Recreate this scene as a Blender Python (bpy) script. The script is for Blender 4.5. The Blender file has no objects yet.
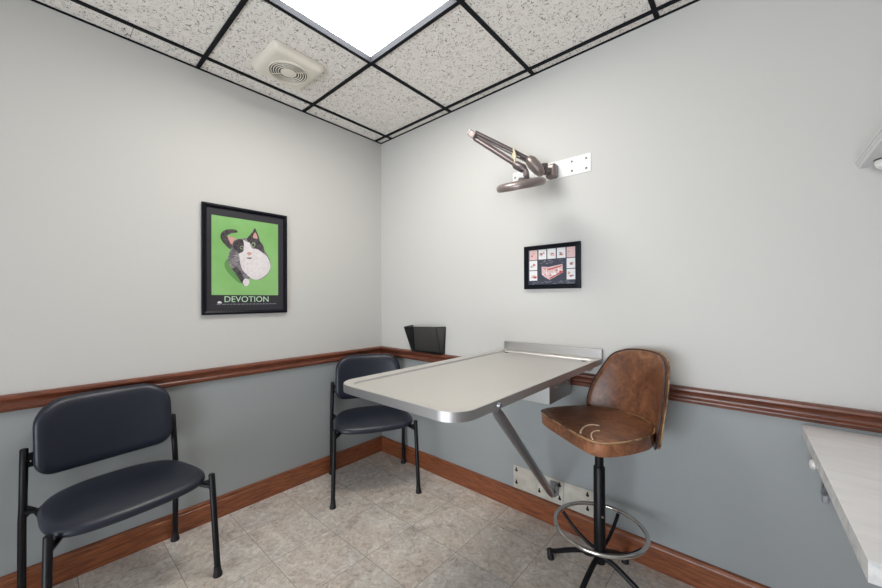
import bpy, bmesh, math, random
from mathutils import Vector, Matrix
random.seed(4)
sc = bpy.context.scene
COL = sc.collection
PI = math.pi

# ------------------------------------------------------------------ camera
YAW, PITCH, ROLL = 0.7212, 0.0044, -0.0038
F = Vector((-math.sin(YAW)*math.cos(PITCH), math.cos(YAW)*math.cos(PITCH), math.sin(PITCH)))
R0 = Vector((math.cos(YAW), math.sin(YAW), 0)); U0 = R0.cross(F)
cr, sr = math.cos(ROLL), math.sin(ROLL)
Rv = cr*R0 + sr*U0; Uv = -sr*R0 + cr*U0
cd = bpy.data.cameras.new('camera'); cam = bpy.data.objects.new('camera', cd); COL.objects.link(cam)
M3 = Matrix((Rv, Uv, -F)).transposed()
cam.matrix_world = Matrix.Translation((2.283, -1.8626, 1.2271)) @ M3.to_4x4()
cd.sensor_width = 36; cd.sensor_fit = 'HORIZONTAL'; cd.lens = 356.437/882*36
cd.shift_y = 3.1245/882; cd.clip_start = 0.02
sc.camera = cam

# ------------------------------------------------------------------ world, lights, exposure
w = bpy.data.worlds.new('world'); sc.world = w; w.use_nodes = True
w.node_tree.nodes['Background'].inputs[0].default_value = (0.55, 0.65, 0.8, 1)
w.node_tree.nodes['Background'].inputs[1].default_value = 0.3
sc.view_settings.view_transform = 'Standard'; sc.view_settings.look = 'None'
sc.view_settings.gamma = 1; sc.view_settings.use_curve_mapping = False
sc.view_settings.exposure = 0.53
# added bluish fill light in the made-up corridor, unseen behind the camera
ld = bpy.data.lights.new('added_corridor_fill', 'AREA'); ld.shape = 'RECTANGLE'; ld.size = 2.2; ld.size_y = 1.8
ld.energy = 88; ld.color = (0.86, 0.925, 1.0)
lo = bpy.data.objects.new('added_corridor_fill', ld); COL.objects.link(lo)
lo.location = (1.8, -4.7, 0.95); lo.rotation_euler = (math.radians(114), 0, math.radians(2))
PANEL_POWER = 13.0           # emission of the ceiling light diffusers

H = 2.492
XR, YF = 3.05, -3.35       # right wall, front wall (behind the camera)
GX, GY, P = 0.1306, -0.0596, 0.6096   # ceiling grid

# ------------------------------------------------------------------ materials
def mat(name, col, rough=0.5, metal=0.0, spec=None, coat=0.0):
    m = bpy.data.materials.new(name); m.use_nodes = True
    b = m.node_tree.nodes['Principled BSDF']
    b.inputs['Base Color'].default_value = (*col, 1); b.inputs['Roughness'].default_value = rough
    b.inputs['Metallic'].default_value = metal
    if spec is not None: b.inputs['Specular IOR Level'].default_value = spec
    if coat: b.inputs['Coat Weight'].default_value = coat; b.inputs['Coat Roughness'].default_value = 0.2
    return m
def nodes(m): return m.node_tree.nodes, m.node_tree.links, m.node_tree.nodes['Principled BSDF']
def coords(m, scale=(1, 1, 1), gen=False):
    n, l, b = nodes(m)
    t = n.new('ShaderNodeTexCoord'); mp = n.new('ShaderNodeMapping'); mp.inputs['Scale'].default_value = scale
    l.new(t.outputs['Object'], mp.inputs[0]); return mp.outputs[0]
def noise(m, vec, scale, detail=4, rough=0.55, dist=0):
    n, l, b = nodes(m)
    t = n.new('ShaderNodeTexNoise'); t.inputs['Scale'].default_value = scale; t.inputs['Detail'].default_value = detail
    t.inputs['Roughness'].default_value = rough; t.inputs['Distortion'].default_value = dist
    l.new(vec, t.inputs['Vector']); return t.outputs['Fac']
def ramp(m, fac, stops):
    n, l, b = nodes(m)
    r = n.new('ShaderNodeValToRGB'); e = r.color_ramp.elements
    while len(e) < len(stops): e.new(0.5)
    for k, (p, c) in enumerate(stops):
        e[k].position = p; e[k].color = (*c, 1) if len(c) == 3 else c
    l.new(fac, r.inputs[0]); return r.outputs[0]
def mix(m, fac, a, c, mode='MIX'):
    n, l, b = nodes(m)
    x = n.new('ShaderNodeMix'); x.data_type = 'RGBA'; x.blend_type = mode
    if isinstance(fac, (int, float)): x.inputs[0].default_value = fac
    else: l.new(fac, x.inputs[0])
    for i, v in ((6, a), (7, c)):
        if isinstance(v, tuple): x.inputs[i].default_value = (*v, 1)
        else: l.new(v, x.inputs[i])
    return x.outputs[2]
def bump(m, h, strength=0.2, dist=0.002):
    n, l, b = nodes(m)
    x = n.new('ShaderNodeBump'); x.inputs['Strength'].default_value = strength; x.inputs['Distance'].default_value = dist
    l.new(h, x.inputs['Height']); l.new(x.outputs[0], b.inputs['Normal'])
def base(m, out): m.node_tree.links.new(out, m.node_tree.nodes['Principled BSDF'].inputs['Base Color'])

M = {}
# painted walls
M['wall_up'] = mat('wall_paint_upper', (0.60, 0.592, 0.57), 0.55, spec=0.35)
v = coords(M['wall_up']); h = noise(M['wall_up'], v, 160, 3); bump(M['wall_up'], h, 0.06, 0.001)
M['wall_low'] = mat('wall_paint_lower', (0.315, 0.335, 0.34), 0.5, spec=0.4)
v = coords(M['wall_low']); h = noise(M['wall_low'], v, 160, 3); bump(M['wall_low'], h, 0.08, 0.001)
# stained wood trim
def wood(name, stretch, dark, light):
    m = mat(name, light, 0.32, spec=0.5, coat=0.25)
    v = coords(m, stretch); f = noise(m, v, 9, 6, 0.62, 0.6)
    base(m, ramp(m, f, [(0.3, dark), (0.72, light)])); bump(m, f, 0.08, 0.001); return m
WD, WL = (0.11, 0.030, 0.013), (0.36, 0.115, 0.044)
M['wood_y'] = wood('wood_along_y', (14, 1.2, 14), WD, WL)
M['wood_x'] = wood('wood_along_x', (1.2, 14, 14), WD, WL)
M['rail_y'] = wood('rail_wood_along_y', (14, 1.2, 14), (0.07, 0.019, 0.010), (0.27, 0.078, 0.035))
M['rail_x'] = wood('rail_wood_along_x', (1.2, 14, 14), (0.06, 0.017, 0.009), (0.24, 0.070, 0.033))
# floor: 12 inch stone-look vinyl tiles
m = M['floor'] = mat('floor_tiles', (0.4, 0.37, 0.33), 0.42, spec=0.35)
n, l, b = nodes(m)
v = coords(m)
br = n.new('ShaderNodeTexBrick'); br.offset = 0; br.squash = 1
mp = n.new('ShaderNodeMapping'); mp.inputs['Location'].default_value = (-0.582, 0.52, 0)
l.new(v, mp.inputs[0]); l.new(mp.outputs[0], br.inputs['Vector'])
br.inputs['Scale'].default_value = 1; br.inputs['Brick Width'].default_value = 0.3048; br.inputs['Row Height'].default_value = 0.3048
br.inputs['Mortar Size'].default_value = 0.0011; br.inputs['Mortar Smooth'].default_value = 0.2; br.inputs['Bias'].default_value = 0
br.inputs['Color1'].default_value = (0, 0, 0, 1); br.inputs['Color2'].default_value = (1, 1, 1, 1)
# shift the stone pattern per tile
off = n.new('ShaderNodeVectorMath'); off.operation = 'MULTIPLY_ADD'
off.inputs[1].default_value = (3.7, 5.1, 2.3); l.new(br.outputs['Color'], off.inputs[0]); l.new(v, off.inputs[2])
n1 = noise(m, off.outputs[0], 7, 9, 0.72, 0.7); n2 = noise(m, off.outputs[0], 26, 8, 0.7, 1.6); n3 = noise(m, off.outputs[0], 3.2, 3, 0.5, 0.3)
c1 = ramp(m, n1, [(0.36, (0.22, 0.175, 0.145)), (0.45, (0.58, 0.50, 0.435)), (0.54, (0.60, 0.55, 0.50)), (0.66, (0.90, 0.84, 0.77))])
c2 = ramp(m, n2, [(0.40, (0.14, 0.10, 0.08)), (0.46, (0.50, 0.43, 0.37)), (0.54, (0.60, 0.545, 0.49)), (0.60, (0.92, 0.87, 0.80))])
c3 = ramp(m, n3, [(0.38, (0.72, 0.60, 0.50)), (0.62, (0.60, 0.60, 0.60))])
cc = mix(m, 0.42, c1, c2); cc = mix(m, 0.25, cc, c3)
cc = mix(m, br.outputs['Fac'], cc, (0.17, 0.145, 0.125)); base(m, cc); bump(m, n2, 0.05, 0.001)
# ceiling tile
m = M['ctile'] = mat('fissured_ceiling_tile', (0.8, 0.78, 0.74), 0.9, spec=0.1)
v = coords(m, (1, 1, 1)); a = noise(m, v, 62, 4, 0.62, 1.8); a2 = noise(m, v, 30, 2, 0.5)
f = ramp(m, a, [(0.37, (0, 0, 0)), (0.425, (1, 1, 1))])
tone = ramp(m, a2, [(0.3, (0.86, 0.82, 0.775)), (0.7, (0.92, 0.89, 0.85))])
base(m, mix(m, f, (0.20, 0.175, 0.155), tone)); bump(m, f, 0.5, 0.003)
M['grid'] = mat('black_grid', (0.002, 0.003, 0.006), 0.6, spec=0.2)
M['alu'] = mat('painted_light_frame', (0.07, 0.075, 0.09), 0.5)
m = M['diff'] = mat('light_diffuser', (0.9, 0.9, 0.9), 0.6)
n, l, b = nodes(m); b.inputs['Emission Color'].default_value = (1, 0.965, 0.905, 1); b.inputs['Emission Strength'].default_value = PANEL_POWER
M['cream'] = mat('cream_plastic', (0.78, 0.73, 0.64), 0.35)
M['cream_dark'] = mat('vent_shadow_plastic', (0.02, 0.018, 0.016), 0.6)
# vinyl
m = M['vinyl'] = mat('black_vinyl', (0.013, 0.016, 0.029), 0.38, spec=0.5)
v = coords(m); a = noise(m, v, 330, 2); bump(m, a, 0.18, 0.0006)
M['blackmetal'] = mat('black_powder_coat', (0.004, 0.004, 0.006), 0.42, spec=0.3)
M['rubber'] = mat('black_rubber', (0.005, 0.005, 0.006), 0.6)
# leather
def leather(name, k=1.0):
    m = mat(name, (0.15, 0.07, 0.04), 0.36, spec=0.5)
    v = coords(m); a = noise(m, v, 9, 8, 0.7, 0.8); a2 = noise(m, v, 50, 5, 0.65, 0.5)
    c = ramp(m, a, [(0.3, (0.055*k, 0.020*k, 0.012*k)), (0.5, (0.15*k, 0.058*k, 0.028*k)), (0.68, (0.34*k, 0.145*k, 0.066*k))])
    c2 = ramp(m, a2, [(0.35, (0.06*k, 0.026*k, 0.017*k)), (0.65, (0.30*k, 0.13*k, 0.065*k))])
    base(m, mix(m, 0.35, c, c2)); bump(m, a2, 0.15, 0.001); return m
M['leather'] = leather('brown_leather')
M['leather_side'] = leather('brown_leather_band', 1.5)
m = M['piping'] = mat('leather_piping', (0.1, 0.05, 0.03), 0.4)
v = coords(m); a = noise(m, v, 14, 4, 0.6); base(m, ramp(m, a, [(0.40, (0.10, 0.05, 0.028)), (0.52, (0.40, 0.25, 0.13))]))
M['piping_dark'] = mat('dark_piping', (0.03, 0.015, 0.012), 0.4)
M['crack'] = mat('worn_lining', (0.62, 0.47, 0.33), 0.7)
# metals
m = M['steel'] = mat('brushed_stainless', (0.72, 0.70, 0.665), 0.28, 1.0)
v = coords(m, (60, 2, 2)); a = noise(m, v, 6, 4); n, l, b = nodes(m)
rr = n.new('ShaderNodeMapRange'); rr.inputs[3].default_value = 0.36; rr.inputs[4].default_value = 0.48
l.new(a, rr.inputs[0]); l.new(rr.outputs[0], b.inputs['Roughness'])
M['steel_edge'] = mat('stainless_edge', (0.50, 0.49, 0.49), 0.42, 1.0)
M['galv'] = mat('galvanised_sheet', (0.50, 0.51, 0.50), 0.42, 0.8)
m = M['plate'] = mat('wall_plate_metal', (0.60, 0.56, 0.50), 0.5, 0.35)
v = coords(m); a = noise(m, v, 12, 5); base(m, ramp(m, a, [(0.3, (0.50, 0.46, 0.40)), (0.7, (0.68, 0.65, 0.58))]))
M['strut_dark'] = mat('dark_bracket_steel', (0.10, 0.10, 0.12), 0.4, 0.8)
M['strut'] = mat('strut_steel', (0.30, 0.31, 0.34), 0.35, 0.9)
M['chrome'] = mat('worn_chrome', (0.62, 0.61, 0.59), 0.2, 1.0)
M['white_metal'] = mat('white_enamel_plate', (0.82, 0.82, 0.82), 0.35)
M['bronze'] = mat('taupe_enamel', (0.26, 0.215, 0.205), 0.32, 0.55)
M['bronze_dark'] = mat('dark_taupe_enamel', (0.13, 0.105, 0.105), 0.35, 0.5)
M['tie'] = mat('yellowed_tie', (0.70, 0.60, 0.42), 0.6)
M['white'] = mat('white_paint', (0.72, 0.72, 0.73), 0.4)
M['whiteplastic'] = mat('white_plastic', (0.82, 0.81, 0.78), 0.35)
M['dark'] = mat('dark_hole', (0.015, 0.014, 0.013), 0.8)
m = M['laminate'] = mat('pale_laminate', (0.66, 0.65, 0.65), 0.4)
v = coords(m, (1, 5, 1)); a = noise(m, v, 4, 6, 0.6, 0.8); base(m, ramp(m, a, [(0.3, (0.76, 0.745, 0.75)), (0.7, (0.88, 0.865, 0.865))]))
m = M['laminate_edge'] = mat('marbled_laminate_edge', (0.55, 0.55, 0.56), 0.4)
v = coords(m); a = noise(m, v, 22, 5, 0.6, 0.8); base(m, ramp(m, a, [(0.3, (0.50, 0.50, 0.51)), (0.6, (0.74, 0.73, 0.72))]))
# mesh holder
m = M['mesh'] = mat('black_wire_mesh', (0.012, 0.012, 0.014), 0.4, 0.5)
n, l, b = nodes(m); b.inputs['Alpha'].default_value = 0.58
M['frame'] = mat('black_picture_frame', (0.004, 0.005, 0.009), 0.35, spec=0.15)
def pm(name, c, r=0.35): M[name] = mat(name, c, r); return M[name]
m = pm('mat_board', (0.028, 0.026, 0.034)); 
m = pm('print_green', (0.25, 0.50, 0.17)); v = coords(m); a = noise(m, v, 3, 3); base(m, ramp(m, a, [(0.3, (0.21, 0.45, 0.14)), (0.7, (0.31, 0.58, 0.22))]))
def fur(name, c0, c1):
    m = pm(name, c0); v = coords(m, (1, 1, 1)); a = noise(m, v, 55, 5, 0.6, 1.0); base(m, ramp(m, a, [(0.38, c0), (0.62, c1)])); return m
fur('fur_dark', (0.025, 0.022, 0.028), (0.10, 0.085, 0.09)); fur('fur_white', (0.70, 0.65, 0.67), (0.80, 0.76, 0.77))
fur('fur_grey', (0.10, 0.09, 0.10), (0.30, 0.27, 0.29))
pm('fur_pink', (0.62, 0.33, 0.30)); pm('eye_green', (0.32, 0.38, 0.25)); pm('print_shadow', (0.13, 0.30, 0.09))
pm('print_text', (0.55, 0.78, 0.55)); pm('print_white', (0.8, 0.8, 0.8))
pm('print_navy', (0.045, 0.05, 0.075)); pm('print_pink', (0.72, 0.50, 0.50)); pm('print_red', (0.50, 0.08, 0.07)); pm('print_grey', (0.28, 0.28, 0.32))
pm('print_tan', (0.62, 0.42, 0.30))

# ------------------------------------------------------------------ helpers
def link(name, bm, m, parent=None, smooth=False, angle=None):
    me = bpy.data.meshes.new(name)
    bm.to_mesh(me); bm.free()
    ms = m if isinstance(m, (list, tuple)) else [m]
    for q in ms: me.materials.append(q)
    if smooth:
        for p in me.polygons: p.use_smooth = True
        try: me.set_sharp_from_angle(angle=math.radians(angle or 40))
        except Exception: pass
    o = bpy.data.objects.new(name, me); COL.objects.link(o)
    if parent: o.parent = parent
    return o
def fix(bm): bmesh.ops.recalc_face_normals(bm, faces=bm.faces[:]); return bm
def tag(o, label, cat, group=None):
    o['label'] = label; o['category'] = cat
    if group: o['group'] = group
    return o
def thing(name, label, cat, loc=(0, 0, 0), rz=0, group=None):
    o = bpy.data.objects.new(name, None); COL.objects.link(o); o.empty_display_size = 0.1
    o.location = loc; o.rotation_euler = (0, 0, rz); return tag(o, label, cat, group)
def struct(name, bm, m, smooth=False):
    o = link(name, bm, m, None, smooth); o['kind'] = 'structure'; return o
def kids(o): return [c for c in bpy.data.objects if c.parent == o]
def copy_tree(o, parent=None):
    c = o.copy(); COL.objects.link(c); c.parent = parent
    for ch in kids(o): copy_tree(ch, c)
    return c
def box(bm, x0, x1, y0, y1, z0, z1, bev=0, mi=0, segs=2):
    t = bmesh.new(); bmesh.ops.create_cube(t, size=1)
    for v in t.verts: v.co = Vector(((x0+x1)/2 + v.co.x*(x1-x0), (y0+y1)/2 + v.co.y*(y1-y0), (z0+z1)/2 + v.co.z*(z1-z0)))
    if bev: bmesh.ops.bevel(t, geom=t.edges[:], offset=bev, segments=segs, affect='EDGES', profile=0.5)
    merge(bm, t, mi); return bm
def merge(bm, t, mi=0, mx=None):
    if mx is not None: bmesh.ops.transform(t, matrix=mx, verts=t.verts)
    mp = {v: bm.verts.new(v.co) for v in t.verts}
    for f in t.faces:
        try: nf = bm.faces.new([mp[v] for v in f.verts]); nf.material_index = mi if mi is not None else f.material_index
        except ValueError: pass
    t.free()
def tube(bm, pts, r, segs=14, closed=False, caps=True, mi=0, flat=1.0):
    pts = [Vector(p) for p in pts]; n = len(pts); rs = r if isinstance(r, (list, tuple)) else [r]*n
    rings = []; prev = None
    for i, p in enumerate(pts):
        if closed: d = (pts[(i+1) % n]-pts[i-1]).normalized()
        elif i == 0: d = (pts[1]-p).normalized()
        elif i == n-1: d = (p-pts[i-1]).normalized()
        else: d = ((pts[i+1]-p).normalized()+(p-pts[i-1]).normalized()).normalized()
        if prev is None:
            a = Vector((0, 0, 1)) if abs(d.z) < 0.9 else Vector((1, 0, 0))
            u = d.cross(a).normalized()
        else: u = (prev - d*prev.dot(d)).normalized()
        prev = u; w_ = d.cross(u)
        rings.append([bm.verts.new(p + (u*math.cos(2*PI*k/segs) + w_*math.sin(2*PI*k/segs)*flat)*rs[i]) for k in range(segs)])
    for i in range(n if closed else n-1):
        a, b_ = rings[i], rings[(i+1) % n]
        for k in range(segs):
            f = bm.faces.new((a[k], a[(k+1) % segs], b_[(k+1) % segs], b_[k])); f.material_index = mi
    if not closed and caps:
        f = bm.faces.new(rings[0][::-1]); f.material_index = mi; f = bm.faces.new(rings[-1]); f.material_index = mi
    return bm
def smooth_pts(pts, k=6):
    pts = [Vector(p) for p in pts]; out = []
    n = len(pts)
    for i in range(n-1):
        p0, p1, p2, p3 = pts[max(i-1, 0)], pts[i], pts[i+1], pts[min(i+2, n-1)]
        for j in range(k):
            t = j/k
            out.append(0.5*((2*p1)+(-p0+p2)*t+(2*p0-5*p1+4*p2-p3)*t*t+(-p0+3*p1-3*p2+p3)*t**3))
    out.append(pts[-1]); return out
def closed_spline(pts, k=5):
    n = len(pts); out = []
    for i in range(n):
        p0, p1, p2, p3 = [Vector((*pts[(i+j-1) % n], 0)) for j in range(4)]
        for j in range(k):
            t = j/k; q = 0.5*((2*p1)+(-p0+p2)*t+(2*p0-5*p1+4*p2-p3)*t*t+(-p0+3*p1-3*p2+p3)*t**3)
            out.append((q.x, q.y))
    return out
def lathe(bm, prof, segs=32, mx=None, mi=0):
    t = bmesh.new(); rings = []
    for r, z in prof:
        rings.append([t.verts.new((r*math.cos(2*PI*k/segs), r*math.sin(2*PI*k/segs), z)) for k in range(segs)] if r > 1e-6 else [t.verts.new((0, 0, z))])
    for a, b_ in zip(rings[:-1], rings[1:]):
        for k in range(segs):
            k2 = (k+1) % segs
            if len(a) == 1 and len(b_) == 1: continue
            if len(a) == 1: t.faces.new((a[0], b_[k2], b_[k]))
            elif len(b_) == 1: t.faces.new((a[k], a[k2], b_[0]))
            else: t.faces.new((a[k], a[k2], b_[k2], b_[k]))
    fix(t); merge(bm, t, mi, mx); return bm
def rrect(x0, x1, y0, y1, r, k=6, sub=0):
    """rounded rectangle outline, CCW; r = scalar or radii for corners (x1y1, x0y1, x0y0, x1y0)"""
    rr = [r]*4 if not isinstance(r, (list, tuple)) else r; out = []
    for (cx, cy, sx, sy, a0), q in zip([(x1, y1, -1, -1, 0), (x0, y1, 1, -1, PI/2), (x0, y0, 1, 1, PI), (x1, y0, -1, 1, 1.5*PI)], rr):
        for j in range(k+1):
            a = a0 + PI/2*j/k; out.append((cx+sx*q+q*math.cos(a), cy+sy*q+q*math.sin(a)))
    fine = []
    for p, q in zip(out, out[1:]+out[:1]):
        m_ = max(1, int(math.dist(p, q)/sub)) if sub else 1
        fine += [(p[0]+(q[0]-p[0])*i/m_, p[1]+(q[1]-p[1])*i/m_) for i in range(m_)]
    return fine
def inset(pts, d):
    n = len(pts); out = []
    for i in range(n):
        a, b_, c = Vector((*pts[i-1], 0)), Vector((*pts[i], 0)), Vector((*pts[(i+1) % n], 0))
        e1 = (b_-a); e2 = (c-b_)
        t = (e1.normalized() if e1.length > 1e-9 else Vector()) + (e2.normalized() if e2.length > 1e-9 else Vector())
        t.normalize(); nn = Vector((-t.y, t.x, 0)); out.append((b_.x+nn.x*d, b_.y+nn.y*d))
    return out
def pad(bm, outl, prof, crown_top=0, crown_bot=0, fn=None, mi=0, levels=(0.93, 0.85, 0.76, 0.67, 0.57, 0.47, 0.36, 0.24, 0.12)):
    """solid cushion: prof = [(inset, h)...] from bottom rim to top rim; fn maps (a, b, h) to 3D"""
    fn = fn or (lambda a, b, h: (a, b, h)); t = bmesh.new(); rings = []
    cx = sum(p[0] for p in outl)/len(outl); cy = sum(p[1] for p in outl)/len(outl)
    def ring(pts, hs): return [t.verts.new(fn(p[0], p[1], hh)) for p, hh in zip(pts, hs)]
    i0, h0 = prof[0]; q0 = inset(outl, i0)
    for s in reversed(levels):
        rings.append(ring([(cx+(p[0]-cx)*s, cy+(p[1]-cy)*s) for p in q0], [h0-crown_bot*(1-s*s)]*len(q0)))
    for i, hh in prof: rings.append(ring(inset(outl, i), [hh]*len(outl)))
    i1, h1 = prof[-1]; q1 = inset(outl, i1)
    for s in levels:
        rings.append(ring([(cx+(p[0]-cx)*s, cy+(p[1]-cy)*s) for p in q1], [h1+crown_top*(1-s*s)]*len(q1)))
    n = len(outl)
    for a, b_ in zip(rings[:-1], rings[1:]):
        for k in range(n): t.faces.new((a[k], a[(k+1) % n], b_[(k+1) % n], b_[k]))
    c0 = t.verts.new(fn(cx, cy, h0-crown_bot)); c1 = t.verts.new(fn(cx, cy, h1+crown_top))
    for k in range(n):
        t.faces.new((c0, rings[0][(k+1) % n], rings[0][k])); t.faces.new((c1, rings[-1][k], rings[-1][(k+1) % n]))
    fix(t); merge(bm, t, mi); return bm
def prism_x(bm, prof, x0, x1, mi=0):   # prof (y,z) extruded along x
    a = [bm.verts.new((x0, y, z)) for y, z in prof]; b_ = [bm.verts.new((x1, y, z)) for y, z in prof]; n = len(prof)
    for k in range(n): bm.faces.new((a[k], a[(k+1) % n], b_[(k+1) % n], b_[k])).material_index = mi
    bm.faces.new(a[::-1]).material_index = mi; bm.faces.new(b_).material_index = mi; return bm
def B(): return bmesh.new()

# ------------------------------------------------------------------ room shell
bm = B(); box(bm, -0.1, XR+0.1, YF-0.1, 0.1, -0.1, 0); struct('floor', bm, M['floor'])
def wall(name, x0, x1, y0, y1):
    bm = B(); box(bm, x0, x1, y0, y1, 0, 0.81, mi=1); box(bm, x0, x1, y0, y1, 0.81, H+0.15, mi=0)
    return struct(name, bm, [M['wall_up'], M['wall_low']])
wall('wall_left', -0.1, 0, YF, 0); wall('wall_back', -0.1, XR+0.1, 0, 0.1)
wall('wall_right', XR, XR+0.1, YF, 0); # front wall (behind the camera); doorway and corridor are added to admit fill light
DX0, DX1, DZ = 0.9, 2.6, 2.15
bm = B()
for a, b_ in ((-0.1, DX0), (DX1, XR+0.1)): box(bm, a, b_, YF-0.1, YF, 0, 0.81, mi=1); box(bm, a, b_, YF-0.1, YF, 0.81, DZ, mi=0)
box(bm, -0.1, XR+0.1, YF-0.1, YF, DZ, H+0.15, mi=0); struct('wall_front', bm, [M['wall_up'], M['wall_low']])
bm = B(); box(bm, DX0-0.6, DX0-0.5, -5.0, YF-0.1, 0, H); box(bm, DX1+0.5, DX1+0.6, -5.0, YF-0.1, 0, H); box(bm, DX0-0.6, DX1+0.6, -5.1, -5.0, 0, H)  # unseen corridor shell, added around the fill light
struct('wall_added_corridor', bm, M['wall_up'])
bm = B(); box(bm, DX0-0.6, DX1+0.6, -5.1, YF-0.1, H, H+0.1); struct('ceiling_added_corridor', bm, M['white'])
bm = B(); box(bm, DX0-0.6, DX1+0.6, -5.1, YF-0.1, -0.1, 0); struct('floor_added_corridor', bm, M['floor'])

# ceiling: tiles laid in a black grid; the two light cells are left open
light_cells = {(2, 2)}     # (column from left wall, row from back wall)
xs = [0] + [GX+P*i for i in range(0, 5) if GX+P*i < XR] + [XR]
ys = [0] + [GY-P*i for i in range(0, 6) if GY-P*i > YF] + [YF]
bm = B(); zc = H+0.007
for i in range(len(xs)-1):
    for j in range(len(ys)-1):
        if (i, j) in light_cells: continue
        box(bm, xs[i]+0.0005, xs[i+1]-0.0005, ys[j+1]+0.0005, ys[j]-0.0005, zc, zc+0.016)
struct('ceiling', bm, M['ctile'])
bm = B(); g = 0.0098
for x in xs[1:-1]: box(bm, x-g, x+g, YF, 0, H, H+0.009)
for y in ys[1:-1]: box(bm, 0, XR, y-g, y+g, H+0.0004, H+0.0094)
box(bm, 0, 0.004, YF, 0, H-0.002, H+0.009); box(bm, 0, XR, -0.004, 0, H-0.002, H+0.009)
box(bm, XR-0.011, XR, YF, 0, H-0.001, H+0.009); box(bm, 0, XR, YF, YF+0.011, H-0.001, H+0.009)
box(bm, 0.011, GX-g, -1.562, -1.5605, zc-0.0006, zc+0.001)
struct('trim_1', bm, M['grid'])
bm = B(); box(bm, -0.1, XR+0.1, YF-0.1, 0.1, H+0.13, H+0.2); struct('ceiling_slab', bm, M['white'])

# chair rail and baseboard
RAIL = [(0, 0.844), (0.024, 0.843), (0.030, 0.838), (0.031, 0.830), (0.027, 0.824), (0.019, 0.820), (0.013, 0.812), (0.012, 0.803),
        (0.016, 0.796), (0.022, 0.793), (0.023, 0.788), (0.018, 0.784), (0.013, 0.783), (0.012, 0.775), (0, 0.774)]
BASE = [(0, 0.115), (0.010, 0.115), (0.015, 0.112), (0.016, 0.104), (0.013, 0.101), (0.0135, 0.098), (0.018, 0.094), (0.018, 0.0), (0, 0)]
def trim(name, prof, side):
    bm = B()
    def pt(t, d, z):      # t = 0 start, 1 end ; mitred corners
        if side == 'left': return (d, (0-d) if t == 0 else YF, z)
        if side == 'back': return ((d) if t == 0 else XR-d, -d, z)
        if side == 'right': return (XR-d, -d if t == 0 else YF+d, z)
        return (0+d if t == 0 else XR-d, YF+d, z)
    a = [bm.verts.new(pt(0, d, z)) for d, z in prof]; b_ = [bm.verts.new(pt(1, d, z)) for d, z in prof]; n = len(prof)
    for k in range(n): bm.faces.new((a[k], a[(k+1) % n], b_[(k+1) % n], b_[k]))
    bm.faces.new(a[::-1]); bm.faces.new(b_); fix(bm)
    struct(name, bm, M[('rail' if name.startswith('trim') else 'wood') + ('_y' if side in ('left', 'right') else '_x')], True)
for k, s in enumerate(('left', 'back', 'right')):
    trim('trim_%d' % (k+2), RAIL, s); trim('baseboard_' + s, BASE, s)

# ------------------------------------------------------------------ ceiling lights
def troffer(ci, rj, label):
    x0, x1 = xs[ci]+g, xs[ci+1]-g; y1, y0 = ys[rj]-g, ys[rj+1]+g
    t = thing('ceiling_light', label, 'ceiling light', ((x0+x1)/2, (y0+y1)/2, H), 0, None)
    hx, hy = (x1-x0)/2, (y1-y0)/2
    bm = B()
    o = [(-hx, -hy), (hx, -hy), (hx, hy), (-hx, hy)]; q = [(-hx+0.016, -hy+0.016), (hx-0.016, -hy+0.016), (hx-0.016, hy-0.016), (-hx+0.016, hy-0.016)]
    A = [bm.verts.new((a, b_, 0.001)) for a, b_ in o]; Bq = [bm.verts.new((a, b_, 0.022)) for a, b_ in q]
    D = [bm.verts.new((a, b_, 0.05)) for a, b_ in o]
    for k in range(4):
        bm.faces.new((A[k], A[(k+1) % 4], Bq[(k+1) % 4], Bq[k])); bm.faces.new((D[k], D[(k+1) % 4], A[(k+1) % 4], A[k]))
    bm.faces.new(D); link('light_frame', bm, M['alu'], t)
    bm = B(); box(bm, -hx+0.012, hx-0.012, -hy+0.012, hy-0.012, 0.0195, 0.026); link('diffuser', bm, M['diff'], t)
troffer(2, 2, 'bright white ceiling light panel set in the black ceiling grid near the corner')

# ------------------------------------------------------------------ exhaust vent on ceiling tile
t = thing('exhaust_fan_cover', 'cream square ceiling exhaust fan cover with round grille', 'vent', (0.387, -0.955, H+0.006))
bm = B(); pad(bm, rrect(-0.148, 0.148, -0.142, 0.142, 0.03), [(0.0, 0.0), (0.0, 0.008), (0.004, 0.018), (0.010, 0.029), (0.022, 0.036), (0.03, 0.037)], 0.002, 0, fn=lambda a, b_, h: (a, -b_, -h))
link('cover', bm, M['cream'], t, True, 50)
bm = B(); lathe(bm, [(0, 0.0395), (0.098, 0.0395), (0.101, 0.036), (0.101, 0.02)], 40, Matrix.Rotation(PI, 4, 'X')); link('grille_recess', bm, M['cream_dark'], t, True)
bm = B()
for r in (0.051, 0.063, 0.075, 0.087, 0.098):
    tube(bm, [(r*math.cos(2*PI*k/40), r*math.sin(2*PI*k/40), -0.0410) for k in range(40)], 0.0026 if r < 0.095 else 0.004, 8, True)
for a in range(4): tube(bm, [(0.034*math.cos(a*PI/2+.7), 0.034*math.sin(a*PI/2+.7), -0.041), (0.097*math.cos(a*PI/2+.7), 0.097*math.sin(a*PI/2+.7), -0.041)], 0.002, 6)
link('grille', bm, M['cream'], t, True)
bm = B(); lathe(bm, [(0, 0.045), (0.032, 0.044), (0.040, 0.042), (0.041, 0.037)], 32, Matrix.Rotation(PI, 4, 'X')); link('grille_cap', bm, M['cream'], t, True)

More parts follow.
